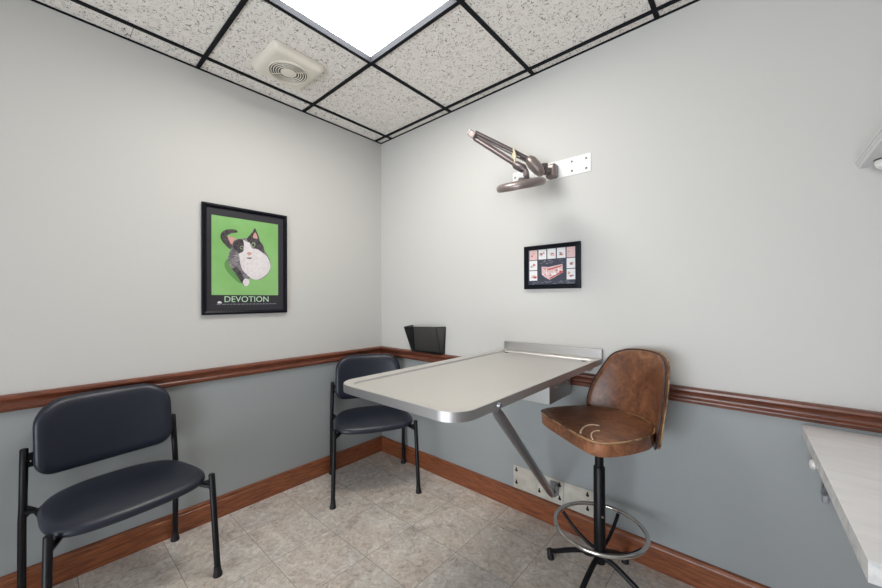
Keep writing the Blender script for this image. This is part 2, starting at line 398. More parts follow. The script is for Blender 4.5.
# ------------------------------------------------------------------ guest chairs
def make_chair(label):
    t = thing('guest_chair', label, 'chair', (0, 0, 0), 0, 'armless waiting chairs')
    # seat
    hs = [(0.238, 0.0), (0.234, 0.10), (0.218, 0.185), (0.180, 0.234), (0.12, 0.249), (0.03, 0.247), (-0.07, 0.230), (-0.145, 0.185), (-0.19, 0.10)]
    so = closed_spline(hs + [(-0.20, 0.0)] + [(p, -q) for p, q in hs[:0:-1]], 4)
    def sf(a, b_, h): return (a, b_, h - 0.9*max(0, a-0.12)**2)
    bm = B(); pad(bm, so, [(0.03, 0.416), (0.010, 0.418), (0.001, 0.424), (0.0, 0.434), (0.004, 0.444), (0.014, 0.452), (0.03, 0.456)], 0.012, 0, sf)
    link('seat', bm, M['vinyl'], t, True, 60)
    # backrest
    bo = rrect(-0.230, 0.230, 0.512, 0.820, (0.105, 0.105, 0.06, 0.06), 8, 0.02)
    def bf(a, b_, h): return (-0.205 + h + 0.9*a*a - 0.12*(b_-0.535), a, b_ + a*a*(0.30 - 1.0*(b_-0.512)))
    bm = B(); pad(bm, bo, [(0.03, -0.018), (0.008, -0.016), (0.0, -0.008), (0.0, 0.006), (0.005, 0.016), (0.018, 0.024), (0.035, 0.027)], 0.0, 0, bf)
    link('backrest', bm, M['vinyl'], t, True, 60)
    def foot(x, y, leg, dx, dy):
        bm = B(); tube(bm, [(x, y, 0.0), (x, y, 0.010), (x+dx*0.0015, y+dy*0.0015, 0.022), (x+dx*0.003, y+dy*0.003, 0.042)], [0.0185, 0.0185, 0.015, 0.014], 16)
        link('rubber_foot', bm, M['rubber'], leg, True)
    for s in (1, -1):
        bm = B(); tube(bm, [(0.238, s*0.260, 0.012), (0.207, s*0.249, 0.445), (0.207, s*0.249, 0.448)], [0.0125, 0.0125, 0.010], 16)
        lg = link('leg', bm, M['blackmetal'], t, True); foot(0.238, s*0.260, lg, -1, -s*0.4)
        bm = B(); tube(bm, [(-0.195, s*0.256, 0.012), (-0.190, s*0.256, 0.36), (-0.188, s*0.254, 0.42), (-0.205, s*0.249, 0.638), (-0.205, s*0.249, 0.641)], [0.0125, 0.0125, 0.0125, 0.0125, 0.010], 16)
        lg = link('leg', bm, M['blackmetal'], t, True); foot(-0.195, s*0.256, lg, 0, -s*0.2)
        # side rail with gussets
        bm = B()
        tube(bm, [(-0.188, s*0.25, 0.398), (-0.15, s*0.225, 0.404), (0.16, s*0.215, 0.404), (0.205, s*0.25, 0.39)], 0.010, 10)
        for xx, sx in ((0.209, -1), (-0.189, 1)):
            a = [(xx, s*0.252, 0.428), (xx, s*0.252, 0.365), (xx+sx*0.035, s*0.225, 0.414)]
            v0 = [bm.verts.new((p[0], p[1]+0.002, p[2])) for p in a]; v1 = [bm.verts.new((p[0], p[1]-0.002, p[2])) for p in a]
            bm.faces.new(v0); bm.faces.new(v1[::-1])
            for k in range(3): bm.faces.new((v0[k], v1[k], v1[(k+1) % 3], v0[(k+1) % 3]))
        fix(bm); link('seat_bracket', bm, M['blackmetal'], t, True, 30)
        # back bracket + bolt
        bm = B(); box(bm, -0.212, -0.196, min(s*0.21, s*0.25), max(s*0.21, s*0.25), 0.565, 0.62, 0.003)
        br_ = link('back_bracket', bm, M['blackmetal'], t)
        bm = B(); lathe(bm, [(0, 0.006), (0.004, 0.005), (0.006, 0.0)], 12, Matrix.Translation((-0.196, s*0.232, 0.59)) @ Matrix.Rotation(PI/2, 4, 'Y'))
        link('bolt', bm, M['chrome'], br_, True)
    for xx in (-0.15, 0.15):
        bm = B(); tube(bm, [(xx, -0.215, 0.407), (xx, 0.215, 0.407)], 0.009, 10); link('seat_crossbar', bm, M['blackmetal'], t, True)
    return t
ch1 = make_chair('black vinyl armless chair against the left wall, nearest the camera, left of the cat poster')
ch1.location = (0.284, -1.617, 0); ch1.rotation_euler.z = math.radians(8)
ch2 = copy_tree(ch1); ch2['label'] = 'black vinyl armless chair in the corner behind the steel table'
ch2.location = (0.342, -0.364, 0); ch2.rotation_euler.z = math.radians(-30.3)

# ------------------------------------------------------------------ stainless exam table on the back wall
t = thing('exam_table', 'wall mounted stainless steel fold-down exam table with raised rim and diagonal strut', 'table', (1.436, -0.02, 0))
TX, TY = 1.436, -0.02
L = 1.135; W2 = 0.281
ol = rrect(-W2, W2, -L, 0.0, (0.004, 0.004, 0.075, 0.075), 8)
bm = B()
def trf(a, b_, h): return (a, b_, h)
n = len(ol); prof = [(0.004, 0.912), (0.003, 0.902), (0.0, 0.9015), (0.0, 0.9285), (0.0012, 0.930), (0.004, 0.9302), (0.034, 0.9255), (0.0355, 0.9245), (0.040, 0.9195), (0.042, 0.919), (0.061, 0.9185)]
rings = []
for d, z in prof:
    if d < 0.06:
        q = inset(ol, d)
    else:
        q = rrect(-W2+d, W2-d, -L+d, -d, 0.035, 8)
    rings.append([bm.verts.new((p[0], min(p[1], 0.0), z)) for p in q])
for a, b_ in zip(rings[:-1], rings[1:]):
    for k in range(n): bm.faces.new((a[k], a[(k+1) % n], b_[(k+1) % n], b_[k]))
bm.faces.new(rings[-1]); bm.faces.new(rings[0][::-1]); fix(bm)
for f in bm.faces:
    c = f.calc_center_median()
    if c.z < 0.9287 and abs(f.normal.z) < 0.3 and (abs(c.x) > W2-0.03 or c.y < -L+0.03) and c.z < 0.918: f.material_index = 1
    elif 0.9195 < c.z < 0.9252 and abs(f.normal.z) > 0.2 and abs(f.normal.z) < 0.9: f.material_index = 1
top = link('table_top', bm, [M['steel'], M['steel_edge']], t, True, 14)
bm = B()
box(bm, -0.274, 0.280, 0.0, 0.019, 0.916, 0.974, 0.002)
link('upstand', bm, M['steel_edge'], t, False)
bm = B()   # hinge brackets
bm.free()
for sx in (-1, 1):
    bm = B(); box(bm, sx*0.215-0.016, sx*0.215+0.016, -0.05, 0.019, 0.862, 0.904, 0.003); link('hinge_bracket', bm, M['plate'], t)
bm = B(); box(bm, -0.17, 0.131, -0.27, -0.012, 0.732, 0.904, 0.002); bx = link('junction_box', bm, M['galv'], t)
for yy in (-0.20, -0.06):
    bm = B(); lathe(bm, [(0, 0.005), (0.004, 0.0045), (0.006, 0.0)], 12, Matrix.Translation((0.131, yy, 0.80)) @ Matrix.Rotation(PI/2, 4, 'Y'))
    link('screw', bm, M['chrome'], bx, True)
# strut from the right lip down to the wall plate
p0 = Vector((1.692-TX, -0.945-TY, 0.893)); p1 = Vector((1.469-TX, -0.052-TY, 0.184))
bm = B(); d = (p1-p0)
tube(bm, [p0, p0+d*0.04, p0+d*0.94, p1], [0.013, 0.0175, 0.0175, 0.014], 16)
st = link('strut', bm, M['strut'], t, True)
bm = B(); lathe(bm, [(0, 0.009), (0.007, 0.008), (0.010, 0.0)], 12, Matrix.Translation((W2, -0.945, 0.914)) @ Matrix.Rotation(PI/2, 4, 'Y')); link('bolt', bm, M['strut'], st, True)
bm = B()
box(bm, p1.x+0.014, p1.x+0.018, -0.034, 0.016, 0.175, 0.232, 0.001); box(bm, p1.x-0.03, p1.x+0.018, 0.012, 0.016, 0.165, 0.235)
tube(bm, [(p1.x-0.012, -0.022, 0.20), (p1.x+0.022, -0.022, 0.20)], 0.005, 10)
link('strut_bracket', bm, M['strut'], t)
for (x0, x1, y1) in ((1.211, 1.357, 0.0165), (1.357, 1.514, 0.0155), (1.514, 1.668, 0.0165)):
    bm = B(); box(bm, x0-TX+0.0007, x1-TX-0.0007, y1, 0.0195, 0.118, 0.248, 0.0008); pl = link('wall_plate', bm, M['plate'], t)
    hx = [x0+0.016, x1-0.018] if x0 < 1.4 and x0 > 1.3 else ([x0+0.02] if x0 < 1.3 else [x1-0.03])
    if 1.3 < x0 < 1.4: hx = [x0+0.018, x1-0.022]
    for xx in hx:
        for zz in (0.222, 0.150):
            bm = B(); lathe(bm, [(0, 0.0012), (0.0075, 0.001), (0.0085, 0)], 14, Matrix.Translation((xx-TX, y1, zz)) @ Matrix.Rotation(PI/2, 4, 'X'))
            box(bm, xx-TX-0.0035, xx-TX+0.0035, y1-0.001, y1, zz, zz+0.017)
            link('keyhole', bm, M['dark'], pl)

# ------------------------------------------------------------------ bar stool
AX, AY = 1.785, -0.285
FA = math.atan2(-0.83, -0.56)
t = thing('bar_stool', 'brown leather swivel stool with low curved back and chrome foot ring', 'stool', (AX, AY, 0), FA)
# local: +x = front, +y = (rotated) ; s axis = +y
hs = [(0.186, 0.0), (0.185, 0.10), (0.176, 0.172), (0.142, 0.204), (0.07, 0.214), (0.0, 0.210), (-0.07, 0.196), (-0.124, 0.163), (-0.172, 0.105)]
so = [(p, q + 0.009*max(0, min(1, (p+0.1)/0.25))) for p, q in closed_spline(hs + [(-0.20, 0.0)] + [(p, -q) for p, q in hs[:0:-1]], 4)]
def tip(a, b_, h): return (a, b_, h)
bm = B(); pad(bm, so, [(0.014, 0.656), (0.004, 0.657), (0.002, 0.664), (0.002, 0.703)], 0.0, 0, tip)
cush = link('seat', bm, M['leather_side'], t, True, 50)
bm = B(); pad(bm, so, [(0.004, 0.703), (0.001, 0.706), (0.003, 0.710), (0.014, 0.714), (0.03, 0.716)], 0.006, 0, tip)
link('seat_top', bm, M['leather'], cush, True, 50)
bm = B(); tube(bm, [(p[0], p[1], 0.7085) for p in inset(so, 0.0005)], 0.0034, 8, True); link('piping', bm, M['piping'], cush, True)
bm = B()
c_ = [(0.066, 0.085), (0.080, 0.070), (0.102, 0.066), (0.131, 0.076), (0.161, 0.10), (0.176, 0.118)]
tube(bm, smooth_pts([(a, b_, 0.7215-0.075*max(0, a-0.09)) for a, b_ in c_[::-1]]), 0.0036, 6, flat=0.5)
tube(bm, smooth_pts([(0.172, 0.183, 0.7145), (0.157, 0.155, 0.7175), (0.135, 0.133, 0.7190), (0.111, 0.124, 0.7200), (0.100, 0.130, 0.7205)]), 0.0026, 6, flat=0.5)
link('leather_crack', bm, M['crack'], cush, True)
bm = B(); pad(bm, rrect(-0.12, 0.12, -0.12, 0.12, 0.02), [(0, 0.640), (0, 0.6555)]); link('swivel_plate', bm, M['blackmetal'], t, False)
for a, b_ in ((0.12, 0.17), (0.12, -0.17), (0.125, 0.09), (0.125, -0.12)):
    bm = B(); lathe(bm, [(0, -0.006), (0.006, -0.004), (0.008, 0)], 10, Matrix.Translation((a, b_, 0.6565)))
    link('staple_button', bm, M['chrome'], cush, True)
# backrest
def bh(z):   # half width at height z
    ks = [(0.625, 0.148), (0.66, 0.178), (0.70, 0.201), (0.75, 0.208), (0.82, 0.199), (0.88, 0.182), (0.93, 0.163), (0.96, 0.148), (0.978, 0.122), (0.99, 0.08)]
    for (a, x), (b_, y) in zip(ks[:-1], ks[1:]):
        if z <= b_: return x+(y-x)*(z-a)/(b_-a)
    return ks[-1][1]
zz = [0.640, 0.66, 0.70, 0.74, 0.78, 0.82, 0.86, 0.90, 0.93, 0.952, 0.970, 0.982]
bo = [(0.0, 0.638), (0.08, 0.634), (0.14, 0.630)] + [(bh(z), z) for z in zz] + [(0.085, 0.990), (0.04, 0.994), (0, 0.995)]
bo = bo[:-1] + [(0, 0.995)] + [(-a, z) for a, z in bo[:-1][::-1] if a > 0]
bo = closed_spline(bo, 2)
def bkf(a, b_, h):
    dc = -0.220 - 0.115*(b_-0.70); k = 2.9 - 2.0*(b_-0.7)
    r = abs(a)
    dd = dc + (k*a*a if r < 0.3 else 0)
    return (dd + h, a, b_)
bm = B(); pad(bm, bo, [(0.02, -0.020), (0.003, -0.018), (0.0, -0.012), (0.0, 0.004), (0.004, 0.009), (0.018, 0.012), (0.03, 0.013)], 0.004, 0, bkf)
bk = link('backrest', bm, M['leather'], t, True, 60)
for hh, mm in ((0.006, 'piping_dark'), (-0.014, 'piping')):
    bm = B(); tube(bm, [bkf(p[0], p[1], hh) for p in inset(bo, 0.0)], 0.0034, 8, True); link('piping', bm, M[mm], bk, True)
# column
bm = B(); tube(bm, [(0, 0, 0.50), (0, 0, 0.644)], 0.0175, 20); link('lift_rod', bm, M['blackmetal'], t, True)
bm = B(); tube(bm, [(0, 0, 0.112), (0, 0, 0.512), (0, 0, 0.516)], [0.023, 0.023, 0.020], 22); cl = link('column', bm, M['blackmetal'], t, True, 50)
cdir = math.radians(-72) - FA
bm = B(); lathe(bm, [(0, 0.006), (0.005, 0.005), (0.006, 0)], 10, Matrix.Rotation(cdir+0.5, 4, 'Z') @ Matrix.Translation((0.022, 0, 0.315)) @ Matrix.Rotation(PI/2, 4, 'Y')); link('screw', bm, M['chrome'], cl, True)
bm = B(); tube(bm, [(0.178*math.cos(2*PI*k/64), 0.178*math.sin(2*PI*k/64), 0.2586) for k in range(64)], 0.0085, 12, True)
link('foot_ring', bm, M['chrome'], t, True)
for a in (173, 80, -7, -97):
    A = math.radians(a) - FA; c, s = math.cos(A), math.sin(A)
    def q(r, z): return (r*c, r*s, z)
    bm = B(); tube(bm, smooth_pts([q(0.012, 0.138), q(0.06, 0.128), q(0.13, 0.094), q(0.20, 0.052), q(0.238, 0.032)], 5), 0.0105, 12)
    lg = link('leg', bm, M['blackmetal'], t, True)
    bm = B(); tube(bm, [q(0.232, 0.0), q(0.233, 0.012), q(0.236, 0.030), q(0.240, 0.042)], [0.016, 0.0155, 0.0145, 0.012], 14); link('foot_cap', bm, M['rubber'], lg, True)
    bm = B(); tube(bm, smooth_pts([q(0.018, 0.160), q(0.06, 0.170), q(0.12, 0.205), q(0.168, 0.250)], 4), 0.0075, 10)
    link('ring_brace', bm, M['blackmetal'], t, True)

# ------------------------------------------------------------------ poster of a cat on the left wall
t = thing('framed_poster', 'black framed poster of a black and white cat on green above the word DEVOTION', 'picture', (0, -1.025, 1.142))
oy, oz = -1.025, 1.142
def xyframe(bm, y0, y1, z0, z1, wd, d0, d1):     # frame on a plane x = const
    o = [(y0, z0), (y1, z0), (y1, z1), (y0, z1)]; q = [(y0+wd, z0+wd), (y1-wd, z0+wd), (y1-wd, z1-wd), (y0+wd, z1-wd)]
    h = [(y0+wd*.45, z0+wd*.45), (y1-wd*.45, z0+wd*.45), (y1-wd*.45, z1-wd*.45), (y0+wd*.45, z1-wd*.45)]
    R_ = [[bm.verts.new((dd, *p)) for p in qq] for qq, dd in ((o, d0), (o, d1*.85), (h, d1), (q, d1*.7), (q, d0))]
    for a, b_ in zip(R_, R_[1:]+R_[:1]):
        for k in range(4): bm.faces.new((a[k], a[(k+1) % 4], b_[(k+1) % 4], b_[k]))
    fix(bm)
bm = B(); xyframe(bm, -1.262-oy, -0.790-oy, 0, 1.765-oz, 0.022, 0.001, 0.022); link('frame', bm, M['frame'], t)
polys = [
('print_shadow', [(-1.131, 1.463), (-1.150, 1.436), (-1.142, 1.396), (-1.112, 1.360), (-1.078, 1.328), (-1.058, 1.324), (-1.093, 1.378), (-1.124, 1.422)]),
('fur_dark', [(-1.12, 1.518), (-1.146, 1.54), (-1.164, 1.563), (-1.171, 1.586), (-1.164, 1.609), (-1.146, 1.625), (-1.116, 1.634), (-1.089, 1.632), (-1.081, 1.621), (-1.097, 1.615), (-1.12, 1.607), (-1.137, 1.593), (-1.127, 1.58), (-1.108, 1.557), (-1.097, 1.537)]),
('fur_pink', [(-1.134, 1.589), (-1.116, 1.589), (-1.093, 1.584), (-1.085, 1.575), (-1.101, 1.558), (-1.116, 1.548)]),
('fur_grey', [(-1.104, 1.566), (-1.081, 1.581), (-1.046, 1.59), (-1.018, 1.602), (-0.997, 1.639), (-0.985, 1.659), (-0.974, 1.638), (-0.964, 1.609), (-0.955, 1.583), (-0.937, 1.559), (-0.925, 1.524), (-0.904, 1.491), (-0.891, 1.447), (-0.899, 1.401), (-0.926, 1.368), (-0.964, 1.346), (-0.998, 1.348), (-1.018, 1.356), (-1.016, 1.33), (-1.026, 1.31), (-1.044, 1.306), (-1.054, 1.316), (-1.066, 1.341), (-1.089, 1.374), (-1.112, 1.402), (-1.127, 1.434), (-1.132, 1.471), (-1.123, 1.505), (-1.11, 1.536)]),
('fur_white', [(-1.052, 1.58), (-1.034, 1.572), (-1.014, 1.566), (-1.001, 1.536), (-0.968, 1.531), (-0.937, 1.513), (-0.912, 1.49), (-0.893, 1.446), (-0.902, 1.401), (-0.93, 1.37), (-0.966, 1.348), (-0.998, 1.35), (-1.028, 1.372), (-1.054, 1.401), (-1.066, 1.434), (-1.07, 1.468), (-1.074, 1.495), (-1.052, 1.51), (-1.047, 1.543)]),
('fur_dark', [(-1.104, 1.557), (-1.077, 1.581), (-1.052, 1.579), (-1.047, 1.543), (-1.054, 1.512), (-1.074, 1.5), (-1.089, 1.513), (-1.102, 1.528)]),
('fur_dark', [(-1.028, 1.592), (-0.997, 1.637), (-0.985, 1.657), (-0.974, 1.636), (-0.962, 1.609), (-0.954, 1.579), (-0.937, 1.559), (-0.93, 1.513), (-0.949, 1.52), (-0.968, 1.533), (-0.997, 1.542), (-1.012, 1.564), (-1.026, 1.577)]),
('fur_pink', [(-0.997, 1.605), (-0.984, 1.634), (-0.972, 1.612), (-0.971, 1.597), (-0.987, 1.597)]),
('fur_dark', [(-1.108, 1.406), (-1.085, 1.416), (-1.066, 1.392), (-1.05, 1.358), (-1.046, 1.333), (-1.058, 1.324), (-1.074, 1.349), (-1.093, 1.378)]),
('fur_white', [(-1.053, 1.331), (-1.042, 1.35), (-1.024, 1.349), (-1.016, 1.332), (-1.026, 1.311), (-1.043, 1.307)]),
('eye_green', [(-1.07, 1.532), (-1.06, 1.544), (-1.047, 1.54), (-1.049, 1.528), (-1.062, 1.523)]),
('eye_green', [(-1.008, 1.553), (-0.999, 1.57), (-0.986, 1.571), (-0.982, 1.558), (-0.991, 1.544), (-1.002, 1.541)]),
('fur_dark', [(-1.066, 1.531), (-1.059, 1.541), (-1.051, 1.536), (-1.055, 1.526)]),
('fur_dark', [(-1.002, 1.554), (-0.997, 1.565), (-0.989, 1.564), (-0.990, 1.550), (-0.997, 1.547)]),
('fur_pink', [(-1.032, 1.504), (-1.02, 1.510), (-1.006, 1.509), (-1.008, 1.497), (-1.017, 1.49), (-1.027, 1.496)]),
('fur_grey', [(-1.034, 1.474), (-1.02, 1.479), (-1.003, 1.477), (-1.010, 1.470), (-1.024, 1.469)]),
]
mats = ['mat_board', 'print_green', 'fur_dark', 'fur_grey', 'fur_white', 'fur_pink', 'eye_green', 'print_shadow', 'print_text', 'print_white', 'print_grey']
bm = B(); box(bm, 0.001, 0.010, -1.245-oy, -0.808-oy, 1.16-oz, 1.745-oz, mi=0)
box(bm, 0.010, 0.0103, -1.215-oy, -0.845-oy, 1.253-oz, 1.702-oz, mi=1)
def flat(bm, pts, x, mi):
    f = bm.faces.new([bm.verts.new((x, a-oy, b_-oz)) for a, b_ in pts]); f.material_index = mi
    if f.normal.x < 0 or True:
        f.normal_update()
        if f.normal.x < 0: f.normal_flip()
for k, (mm, pts) in enumerate(polys): flat(bm, closed_spline(pts, 4), 0.0105+0.00012*k, mats.index(mm))
xk = 0.0128
for (a, b_, c, d_) in ((-1.062, 1.492, -1.118, 1.478), (-1.062, 1.487, -1.115, 1.462), (-1.060, 1.482, -1.108, 1.447), (-1.058, 1.478, -1.098, 1.436)):
    flat(bm, [(a, b_), (a, b_-0.0026), (c, d_)], xk, mats.index('print_white'))
# small unreadable caption under the title, and emblem
random.seed(2); y = -1.189
while y < -0.866:
    wd = random.uniform(0.008, 0.022); flat(bm, [(y, 1.198), (y+wd, 1.198), (y+wd, 1.2015), (y, 1.2015)], 0.0104, mats.index('print_grey')); y += wd+0.005
flat(bm, closed_spline([(-1.186, 1.207), (-1.168, 1.205), (-1.164, 1.211), (-1.176, 1.218), (-1.184, 1.213)], 3), 0.0104, mats.index('print_white'))
bm.normal_update(); link('print', bm, [M[x] for x in mats], t)
# title lettering as mesh
def text_mesh(s, width, height):
    cu = bpy.data.curves.new('lettering', 'FONT'); cu.body = s; cu.size = 1; cu.extrude = 0.0; cu.align_x = 'LEFT'
    o = bpy.data.objects.new('lettering', cu); COL.objects.link(o); dg = bpy.context.evaluated_depsgraph_get()
    me = bpy.data.meshes.new_from_object(o.evaluated_get(dg)); bpy.data.objects.remove(o)
    xs_ = [v.co.x for v in me.vertices]; ys_ = [v.co.y for v in me.vertices]
    for v in me.vertices:
        v.co = Vector((0, (v.co.x-min(xs_))/(max(xs_)-min(xs_))*width, (v.co.y-min(ys_))/(max(ys_)-min(ys_))*height))
    return me
me = text_mesh('DEVOTION', 0.245, 0.034)
for v in me.vertices: v.co += Vector((0.0106, -1.150-oy, 1.212-oz))
me.materials.append(M['print_text']); o = bpy.data.objects.new('title_lettering', me); COL.objects.link(o); o.parent = t

# ------------------------------------------------------------------ small framed chart on the back wall
t = thing('framed_chart', 'small black framed chart of pink and white pictures hanging below the magnifier lamp', 'picture', (1.453, 0, 1.279))
ox, oz2 = 1.453, 1.279
bm = B(); o_ = [(1.294, 1.279), (1.612, 1.279), (1.612, 1.521), (1.294, 1.521)]; wd = 0.024
q_ = [(1.294+wd, 1.279+wd), (1.612-wd, 1.279+wd), (1.612-wd, 1.521-wd), (1.294+wd, 1.521-wd)]
R_ = [[bm.verts.new((p[0]-ox, -dd, p[1]-oz2)) for p in qq] for qq, dd in ((o_, 0.001), (o_, 0.018), (q_, 0.020), (q_, 0.001))]
for a, b_ in zip(R_, R_[1:]+R_[:1]):
    for k in range(4): bm.faces.new((a[k], a[(k+1) % 4], b_[(k+1) % 4], b_[k]))
fix(bm); link('frame', bm, M['frame'], t)
mats2 = ['print_navy', 'print_white', 'print_pink', 'print_red', 'print_grey', 'print_tan']
bm = B(); box(bm, 1.310-ox, 1.596-ox, -0.012, -0.001, 1.295-oz2, 1.505-oz2, mi=0)
def fl2(pts, y, mi):
    f = bm.faces.new([bm.verts.new((a-ox, -y, b_-oz2)) for a, b_ in pts]); f.material_index = mi; f.normal_update()
    if f.normal.y > 0: f.normal_flip()
def rect(x0, x1, z0, z1): return [(x0, z0), (x1, z0), (x1, z1), (x0, z1)]
random.seed(9)
cells = [(1.326, 1.374, 1.442, 1.499), (1.381, 1.427, 1.442, 1.499), (1.433, 1.480, 1.442, 1.499), (1.487, 1.534, 1.442, 1.499), (1.540, 1.587, 1.442, 1.499),
         (1.325, 1.373, 1.385, 1.438), (1.325, 1.373, 1.326, 1.381), (1.540, 1.587, 1.385, 1.438), (1.540, 1.587, 1.326, 1.381)]
for k, (a, b_, c, d_) in enumerate(cells):
    fl2(rect(a, b_, c, d_), 0.0124, 1 if k not in (0, 4) else 2)
    for j in range(5):
        cx = random.uniform(a+0.012, b_-0.012); cz = random.uniform(c+0.018, d_-0.02); rx = random.uniform(0.004, 0.011); rz = random.uniform(0.003, 0.007); an = random.uniform(-.6, .6)
        fl2([(cx+rx*math.cos(q)*math.cos(an)-rz*math.sin(q)*math.sin(an), cz+rx*math.cos(q)*math.sin(an)+rz*math.sin(q)*math.cos(an)) for q in [2*PI*i/12 for i in range(12)]], 0.0126+0.0001*j, [2, 3, 2, 3, 5, 4][(j+k) % 6])
fl2([(1.399, 1.402), (1.440, 1.398), (1.480, 1.404), (1.517, 1.410), (1.520, 1.365), (1.480, 1.345), (1.445, 1.328), (1.415, 1.345), (1.400, 1.360)], 0.0124, 2)
fl2([(1.402, 1.398), (1.430, 1.388), (1.460, 1.392), (1.512, 1.404), (1.512, 1.398), (1.460, 1.384), (1.430, 1.380)], 0.0126, 3)
fl2([(1.445, 1.330), (1.480, 1.348), (1.524, 1.368), (1.520, 1.374), (1.478, 1.356), (1.446, 1.338)], 0.0127, 3)
for k in range(26):
    cx = random.uniform(1.405, 1.510); cz = random.uniform(1.350, 1.385); r = random.uniform(0.003, 0.006)
    if cz < 1.335+abs(cx-1.447)*0.45: continue
    fl2([(cx+r*math.cos(q), cz+r*math.sin(q)) for q in [2*PI*i/8 for i in range(8)]], 0.0128+k*0.00002, random.choice([1, 1, 2, 3]))
for k in range(24):
    cx = random.uniform(1.335, 1.57); cz = random.choice([1.306, 1.312, 1.318]); wd = random.uniform(0.006, 0.018)
    fl2(rect(cx, min(cx+wd, 1.587), cz, cz+0.0022), 0.0124+k*0.00001, 4)
for k in range(14):
    cx = random.uniform(1.385, 1.52); cz = random.uniform(1.415, 1.435); fl2(rect(cx, cx+0.012, cz, cz+0.002), 0.0124+k*0.00001, 4)
link('print', bm, [M[x] for x in mats2], t)

# ------------------------------------------------------------------ magnifier lamp on its wall plate
t = thing('magnifier_lamp', 'taupe folding-arm magnifier lamp on a white steel plate above the exam table', 'lamp', (1.44, 0, 1.92))
LX, LZ = 1.44, 1.92
def lp(x, y, z): return Vector((x-LX, y, z-LZ))
bm = B(); box(bm, 1.215-LX, 1.664-LX, -0.004, -0.0002, 1.873-LZ, 1.967-LZ, 0.0008); pl = link('wall_plate', bm, M['white_metal'], t)
for x, z in ((1.567, 1.945), (1.567, 1.896), (1.641, 1.944), (1.641, 1.893), (1.232, 1.935), (1.232, 1.90)):
    bm = B(); lathe(bm, [(0, 0.003), (0.004, 0.0025), (0.006, 0)], 12, Matrix.Translation((x-LX, -0.0039, z-LZ)) @ Matrix.Rotation(PI/2, 4, 'X'))
    link('screw', bm, M['bronze_dark'], pl, True)
bm = B(); pad(bm, rrect(1.436-LX, 1.494-LX, 1.875-LZ, 1.948-LZ, 0.012), [(0, 0.0041), (0, 0.035), (0.004, 0.044), (0.010, 0.048)], 0.002, 0, fn=lambda a, b_, h: (a, -h, b_))
link('wall_bracket', bm, M['bronze'], t, True)
bm = B(); tube(bm, [lp(1.465, -0.03, 1.912), lp(1.455, -0.075, 1.906), lp(1.448, -0.10, 1.902)], 0.017, 14)
tube(bm, [lp(1.452, -0.085, 1.885), lp(1.452, -0.085, 1.937)], 0.019, 16); link('swivel_knuckle', bm, M['bronze_dark'], t, True)
# elongated joint housing
E1 = lp(1.458, -0.125, 1.872); E2 = lp(1.392, -0.150, 1.966)
bm = B(); tube(bm, [E1+(E2-E1)*k for k in (-0.05, 0.03, 0.2, 0.5, 0.8, 0.97, 1.05)], [0.008, 0.022, 0.031, 0.035, 0.033, 0.024, 0.008], 18, flat=0.9); link('joint_housing', bm, M['bronze'], t, True)
EL = lp(1.158, -0.305, 2.103)
# upper pair: wall joint to elbow
bm = B(); tube(bm, [lp(1.392, -0.155, 1.962), lp(1.331, -0.196, 2.006), EL+Vector((0.006, 0, 0.016))], [0.0105, 0.0105, 0.0105], 12)
tube(bm, [lp(1.392, -0.155, 1.962), lp(1.36, -0.17, 1.980)], 0.0115, 12)
tube(bm, [lp(1.405, -0.150, 1.932), EL+Vector((0.012, -0.006, -0.004))], 0.0045, 8); link('arm', bm, M['bronze_dark'], t, True)
# lower pair: elbow back to head
HJ = lp(1.445, -0.295, 1.852)
bm = B(); tube(bm, [EL+Vector((0.004, -0.004, -0.018)), HJ], 0.0115, 12); tube(bm, [EL+Vector((0.012, 0.004, -0.004)), HJ+Vector((-0.02, 0.02, 0.03))], 0.004, 8)
tube(bm, [HJ+Vector((-0.060, 0, 0.046)), HJ+Vector((-0.045, 0, 0.035)), HJ+Vector((-0.005, 0, 0.008)), HJ+Vector((0.012, 0, -0.006))], [0.008, 0.020, 0.021, 0.009], 14); link('arm', bm, M['bronze_dark'], t, True)
bm = B(); d = (HJ-EL).normalized()
pad(bm, rrect(-0.026, 0.022, -0.030, 0.030, 0.008), [(0.003, -0.016), (0, -0.013), (0, 0.013), (0.003, 0.016)], 0, 0)
bmesh.ops.transform(bm, matrix=Matrix.Translation(EL) @ d.to_track_quat('X', 'Y').to_matrix().to_4x4() @ Matrix.Rotation(PI/2, 4, 'X'), verts=bm.verts)
link('elbow_joint', bm, M['bronze'], t, True, 30)
bm = B(); box(bm, -0.032, -0.0262, -0.014, 0.014, -0.027, 0.027, 0.002)
bmesh.ops.transform(bm, matrix=Matrix.Translation(EL) @ d.to_track_quat('X', 'Y').to_matrix().to_4x4(), verts=bm.verts)
link('elbow_cap', bm, M['chrome'], t)
# yellow tie around the arms
bm = B(); pad_c = EL.lerp(HJ, 0.83); up_c = lp(1.333, -0.195, 2.005)
tie = [up_c+Vector((-0.004, 0, 0.012)), up_c+Vector((0.006, -0.012, 0.004)), (up_c+pad_c)/2+Vector((0.012, -0.012, 0)), pad_c+Vector((0.006, -0.012, -0.004)), pad_c+Vector((0, 0, -0.013)), pad_c+Vector((-0.008, 0.010, 0)), (up_c+pad_c)/2+Vector((-0.012, 0.012, 0)), up_c+Vector((-0.012, 0.010, 0.002))]
tube(bm, tie, 0.0055, 8, True); link('tie', bm, M['tie'], t, True)
